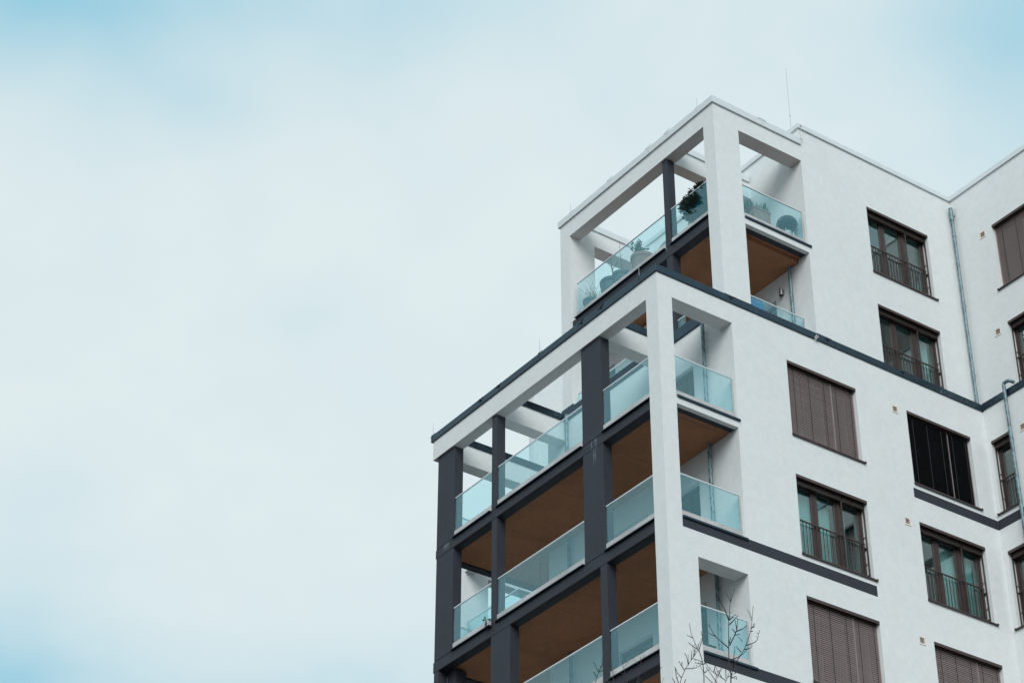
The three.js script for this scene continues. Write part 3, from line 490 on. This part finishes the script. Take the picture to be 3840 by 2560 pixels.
{ const t = thing('potted_conifer', 'dense dark conifer bush pressed against the glass beside the corner pillar', 'plant', [3.03, FL, -1.60]);
  mesh('pot', pot(0.27, 0.42), P.slate, t); mesh('trunk', tube([[0, 0.36, 0], [0.01, 0.9, 0.01], [0, 1.5, -0.02]], 0.035, 0.012, 7), P.bark, t);
  const r = rng(77), ls = [], br = [];
  for (let i = 0; i < 260; i++) { const y = 0.42 + 0.95 * r(), f = (y - 0.42) / 0.95, R = 0.58 * Math.sin(Math.PI * (0.16 + 0.76 * f)) ** 0.7 * (0.70 + 0.38 * r()), a = r() * 6.283, c = V(Math.cos(a), 0, Math.sin(a)), e = V(c.x * R, y + 0.10 * R - 0.03, c.z * R); if (i % 3 === 0) br.push(tube([V(0, y - 0.08, 0), V(c.x * R * 0.5, y, c.z * R * 0.5), e], 0.008, 0.003, 4, 2));
    for (let k = 0; k < 60; k++) { const q = 0.35 + 0.65 * Math.sqrt(r()), o = V(c.x * R * q + (r() - 0.5) * 0.13, y + (r() - 0.5) * 0.12, c.z * R * q + (r() - 0.5) * 0.13); ls.push([o, V(c.x + (r() - 0.5) * 1.3, (r() - 0.35) * 1.1, c.z + (r() - 0.5) * 1.3).normalize(), 0.06 + 0.06 * r(), 0.022 + 0.014 * r()]); } }
  mesh('branches', br, P.bark, t); mesh('foliage', leafCloud(ls), P.conifer, t).userData.kind = 'stuff';
  const ru = []; for (let i = 0; i < 60; i++) { const y = 1.25 + 0.45 * r(); ru.push([V((r() - 0.5) * 0.2 * (1.8 - y), y, 0.05 + (r() - 0.5) * 0.2 * (1.8 - y)), V((r() - 0.5), 0.9, (r() - 0.5)).normalize(), 0.06, 0.016]); } mesh('dry_shoots', leafCloud(ru), P.rust, t).userData.kind = 'stuff'; }
{ const t = thing('planter_box', 'terracotta planter box with spiky grass behind the corner glass', 'planter', [4.03, FL, -0.92]);
  mesh('box', [box(-0.27, 0.26, 0, 0.72, -0.18, 0.18, 0.012), box(-0.285, 0.275, 0.66, 0.725, -0.195, 0.195, 0.01)], P.terra, t); mesh('soil', box(-0.25, 0.24, 0.722, 0.732, -0.165, 0.165), P.soil, t);
  const r = rng(31), ls = []; for (let i = 0; i < 420; i++) { const x = (r() - 0.62) * 0.68; ls.push([V(x, 0.66 + 0.06 * r(), (r() - 0.5) * 0.3), V((r() - 0.5) * 0.7, 1, (r() - 0.5) * 0.7).normalize(), 0.14 + 0.22 * r() * r(), 0.012]); } for (let i = 0; i < 120; i++) { const y = r(); ls.push([V(0.24 - (1 - y) * 0.05 * r() + 0.02, 0.62 + 0.42 * y, (r() - 0.5) * 0.1), V((r() - 0.6) * 0.5, 0.9, (r() - 0.5) * 0.5).normalize(), 0.10, 0.02]); }
  mesh('grass', leafCloud(ls), P.grass, t).userData.kind = 'stuff'; }
{ const t = thing('kettle_grill', 'round kettle grill on three legs behind the terrace glass', 'grill', [5.0, FL, -0.93]);
  const bowl = mat(0.02, 0.028, 0.032, { roughness: 0.25, metalness: 0.1 });
  mesh('bowl', new THREE.LatheGeometry([[0.001, 0.55], [0.08, 0.555], [0.16, 0.60], [0.225, 0.68], [0.255, 0.76], [0.258, 0.785]].map(p => new THREE.Vector2(...p)), 36), bowl, t);
  mesh('lid', new THREE.LatheGeometry([[0.266, 0.78], [0.262, 0.80], [0.245, 0.87], [0.19, 0.945], [0.10, 0.985], [0.001, 0.995]].map(p => new THREE.Vector2(...p)), 36), bowl, t);
  mesh('ash_catcher', cyl([0, 0.40, 0], [0, 0.55, 0], 0.10, 0.11, 24), M.aluMatt, t);
  for (let k = 0; k < 3; k++) { const a = 0.5 + k * 2.094; mesh('leg', cyl([Math.cos(a) * 0.13, 0.62, Math.sin(a) * 0.13], [Math.cos(a) * 0.27, 0, Math.sin(a) * 0.27], 0.012), M.alu, t); }
  mesh('lid_handle', tube([[-0.07, 0.985, 0], [-0.05, 1.04, 0], [0.05, 1.04, 0], [0.07, 0.985, 0]], 0.011, 0.011), M.black, t); }
{ const t = thing('privacy_screen', 'bright blue fabric screen behind the lower glass next to the corner pillar', 'screen', [3.88, 30.38, -1.0]);
  const g = new THREE.PlaneGeometry(0.78, 1.1, 14, 10), p = g.attributes.position; for (let i = 0; i < p.count; i++) p.setZ(i, 0.012 * Math.sin(p.getX(i) * 17 + p.getY(i) * 3)); g.translate(-0.18, 0.58, 0); g.computeVertexNormals(); mesh('cloth', g, mat(0.012, 0.17, 0.42, { side: THREE.DoubleSide, roughness: 0.8 }), t);
  for (const x of [-0.57, 0.21]) mesh('pole', cyl([x, 0, 0], [x, 1.15, 0], 0.01), M.steel, t); }
{ const t = thing('potted_herb', 'few thin shoots above the lower glass beside the rain pipe', 'plant', [4.82, 30.38, -1.06]);
  mesh('pot', pot(0.14, 0.5), P.slate, t); const g = twigs(8, 6, 0.55, 0.12, 0.006, 0.1); mesh('shoots', g.geo.map(q => q.translate(0, 0.45, 0)), P.barkDark, t); }
{ const t = thing('balcony_stool', 'low dark wooden stool behind the glass of the lowest corner balcony', 'stool', [1.30, 21.09, -0.56]);
  const w = mat(0.07, 0.05, 0.045, { map: paintMap, roughness: 0.7 }); for (let k = 0; k < 3; k++) mesh('seat_board', box(-0.2, 0.2, 0.47, 0.50, -0.17 + k * 0.115, -0.065 + k * 0.115, 0.006), w, t);
  for (const a of [-0.16, 0.16]) for (const b of [-0.13, 0.13]) mesh('leg', box(a - 0.02, a + 0.02, 0, 0.47, b - 0.02, b + 0.02), w, t); mesh('apron', [box(-0.14, 0.14, 0.39, 0.45, -0.14, -0.12), box(-0.14, 0.14, 0.39, 0.45, 0.12, 0.14)], w, t); }
{ const t = thing('anemometer', 'small black cup anemometer fixed beside the thin dark column', 'wind sensor', [-0.02, 24.06, -6.47]);
  mesh('bracket', [box(-0.03, 0.07, -0.012, 0.0, -0.05, 0.12), cyl([-0.02, 0, 0], [-0.02, 0.06, 0], 0.03, 0.02)], M.black, t); mesh('housing', cyl([-0.02, 0.06, 0], [-0.02, 0.17, 0], 0.026, 0.014), M.black, t);
  for (let k = 0; k < 3; k++) { const a = 0.3 + k * 2.094; const c = new THREE.SphereGeometry(0.028, 14, 8, 0, 6.2832, 0, 1.571); c.rotateX(1.571); c.rotateY(-a); c.translate(-0.02 + Math.cos(a) * 0.08, 0.2, Math.sin(a) * 0.08); mesh('cup', [c, cyl([-0.02, 0.19, 0], [-0.02 + Math.cos(a) * 0.08, 0.2, Math.sin(a) * 0.08], 0.006)], M.black, t); } }
{ const t = thing('bamboo_cane', 'thin slanted cane leaning beside the conifer on the roof terrace', 'cane', [3.45, FL, -2.55]); mesh('cane', tube([[0, 0, 0], [0.03, 0.6, 0.06], [0.05, 1.15, 0.2]], 0.009, 0.006), P.bark, t); }

// ───────────────────────── bare tree in front ─────────────────────────
{
  const right = new THREE.Vector3(), up = new THREE.Vector3(), back = new THREE.Vector3(); camera.matrixWorld.extractBasis(right, up, back);
  const base = V(-9.75, 0, 12.3);
  const t = thing('bare_tree', 'leafless young tree with budding twigs standing in front of the white corner pillar', 'tree', base.toArray());
  const f = 8280.7, r = rng(3);
  // twig outlines measured in the photograph; the tree stands about 24 m from the camera, each branch at its own depth
  const at = (u, v, depth) => { const x = 2160 + 0.32313 * u, y = 2200 + 0.32313 * v, d = right.clone().multiplyScalar((x - 1920) / f).addScaledVector(up, -(y - 1280) / f).sub(back); return EYE.clone().addScaledVector(d, depth / Math.hypot(d.x, d.z)).sub(base); };
  const trees = [
    [24, [[1800, 1400], [1800, 1114], [1798, 1000], [1780, 900], [1775, 700], [1773, 550], [1775, 380], [1785, 260], [1803, 75]], 8, [[[1775, 380], [1740, 290], [1690, 190], [1640, 85]], [[1778, 385], [1850, 325]], [[1780, 440], [1840, 380], [1878, 335]], [[1775, 710], [1690, 635], [1625, 575], [1570, 490], [1540, 430]], [[1625, 575], [1550, 540]], [[1785, 680], [1840, 570], [1870, 490], [1880, 370]], [[1870, 490], [1850, 395]], [[1865, 515], [1940, 485], [1978, 450]], [[1840, 560], [1895, 548]], [[1850, 530], [1820, 490]], [[1782, 650], [1796, 590]], [[1800, 1060], [1860, 1040], [1866, 1068]]]],
    [24.4, [[1795, 1400], [1800, 1080], [1820, 960], [1850, 880], [1930, 770], [1975, 680], [2010, 570], [2040, 480], [2045, 380], [2060, 220]], 7, [[[2040, 480], [2062, 450], [2075, 420]], [[2040, 475], [2078, 460]], [[2032, 515], [2055, 510]], [[1975, 680], [2060, 650], [2100, 625], [2130, 510]], [[1950, 725], [2020, 715], [2048, 675]], [[1915, 755], [1860, 690]], [[1800, 850], [1925, 790], [2010, 700]], [[1825, 930], [1832, 850], [1845, 705]]]],
    [23.7, [[1490, 1400], [1488, 1114], [1485, 1000], [1470, 870], [1450, 790], [1415, 725], [1370, 620], [1335, 530], [1320, 420]], 6.5, [[[1415, 725], [1360, 690], [1300, 645]], [[1350, 590], [1300, 563]], [[1425, 740], [1455, 650], [1470, 600], [1455, 520]], [[1475, 880], [1420, 850], [1365, 835]], [[1472, 895], [1385, 880]], [[1486, 1000], [1540, 960]], [[1480, 900], [1510, 880]]]],
    [23.4, [[1190, 1400], [1205, 1114], [1250, 1000], [1270, 950], [1310, 900], [1360, 820], [1415, 745]], 6, [[[1270, 950], [1390, 940], [1470, 890]], [[1258, 965], [1230, 920], [1200, 870]], [[1230, 920], [1232, 872]], [[1305, 905], [1290, 820], [1265, 770]], [[1340, 845], [1345, 745]], [[1225, 1055], [1170, 985], [1148, 925]], [[1190, 1114], [1165, 1040], [1150, 930]], [[1365, 810], [1395, 740]], [[1380, 790], [1378, 735]], [[1260, 1114], [1275, 1080]], [[1150, 1110], [1125, 1065]]]],
    [24.2, [[1720, 1400], [1730, 1114], [1760, 1050], [1790, 1000], [1790, 950]], 5, [[[1740, 1085], [1640, 1020], [1560, 960], [1500, 880]], [[1700, 1060], [1640, 960], [1605, 895]], [[1640, 1114], [1560, 1000], [1520, 940]], [[1590, 1114], [1540, 1070], [1500, 1030]], [[1745, 1065], [1735, 970]], [[1760, 1050], [1850, 1000]], [[1600, 990], [1615, 920]], [[1650, 1030], [1680, 950]]]],
    [23, [[690, 1400], [705, 1114], [735, 1040], [755, 960], [770, 850], [750, 815]], 5.5, [[[715, 1105], [765, 1080]], [[740, 1020], [720, 980]]]],
    [22.8, [[215, 1400], [225, 1114], [240, 1050], [265, 990], [300, 930], [340, 770]], 5.5, [[[265, 990], [235, 935], [210, 880]], [[240, 1050], [210, 990]], [[275, 985], [330, 955]]]],
    [23.2, [[430, 1400], [438, 1114], [425, 1000], [410, 930]], 3.5, []],
    [23.3, [[600, 1400], [605, 1114], [575, 1020], [555, 950], [535, 870]], 3.5, [[[575, 1020], [545, 1010]]]],
    [23.8, [[1040, 1400], [1000, 1114], [950, 1060], [930, 1030]], 3, [[[950, 1060], [975, 1050]]]],
    [24.8, [[1580, 1400], [1575, 1200], [1640, 1050], [1700, 950], [1730, 880]], 3, [[[1640, 1050], [1610, 960]]]],
  ];
  const top = V(0.12, 10.2, 0.16);
  mesh('trunk', tube([V(0, -0.1, 0), V(0.05, 3, 0.03), V(-0.03, 7, 0.1), top], 0.13, 0.045, 14, 6), P.bark, t);
  const bud = new THREE.IcosahedronGeometry(1, 0);
  for (const [depth, main, w, sides] of trees) {
    const k = depth / f, gs = [], j = () => (r() - 0.5) * 0.10, pts = main.map(([u, v], i) => at(u, v, depth + (i ? 0 : -0.1) + j() * 0.5)), low = pts[0].clone();
    const foot = top.clone().lerp(V(0, 8.5, 0.1), r()); pts.unshift(foot, foot.clone().lerp(low, 0.55).add(V(0, -0.15, 0)));
    gs.push(tube(pts, w * k * 0.95, 0.9 * k, 6, 4));
    for (const s of sides) { const n = s.length, q0 = depth + 0, drift = (r() - 0.5) * 0.5; const q = s.map(([u, v], i) => at(u, v, q0 + drift * i / (n - 1))); gs.push(tube(q, w * k * 0.36, 0.75 * k, 5, 3));
      for (let i = 0; i < 4; i++) { const a = q[Math.min(n - 1, Math.floor(r() * n))], b = q[n - 1], o = a.clone().lerp(b, 0.3 + 0.7 * r()), g = bud.clone(), bs = (1.3 + r() * 0.9) * k; g.scale(bs, bs * 1.5, bs); g.translate(o.x + j() * 0.08, o.y + j() * 0.08, o.z); gs.push(g); } }
    for (let i = 0; i < 7; i++) { const c = pts.length - 3, o = pts[3 + Math.floor(r() * (c - 1))].clone().lerp(pts[pts.length - 1], r() * 0.6), e = o.clone().add(V((r() - 0.5) * 0.16, 0.06 + 0.1 * r(), (r() - 0.5) * 0.16)); if (i < 3) gs.push(tube([o, e], w * k * 0.22, 0.7 * k, 4, 2)); const g = bud.clone(), bs = (1.2 + r()) * k; g.scale(bs, bs * 1.5, bs); g.translate(e.x, e.y, e.z); if (i < 3) gs.push(g); }
    mesh('branch', gs, P.barkDark, t);
  }
}

renderer.render(scene, camera);
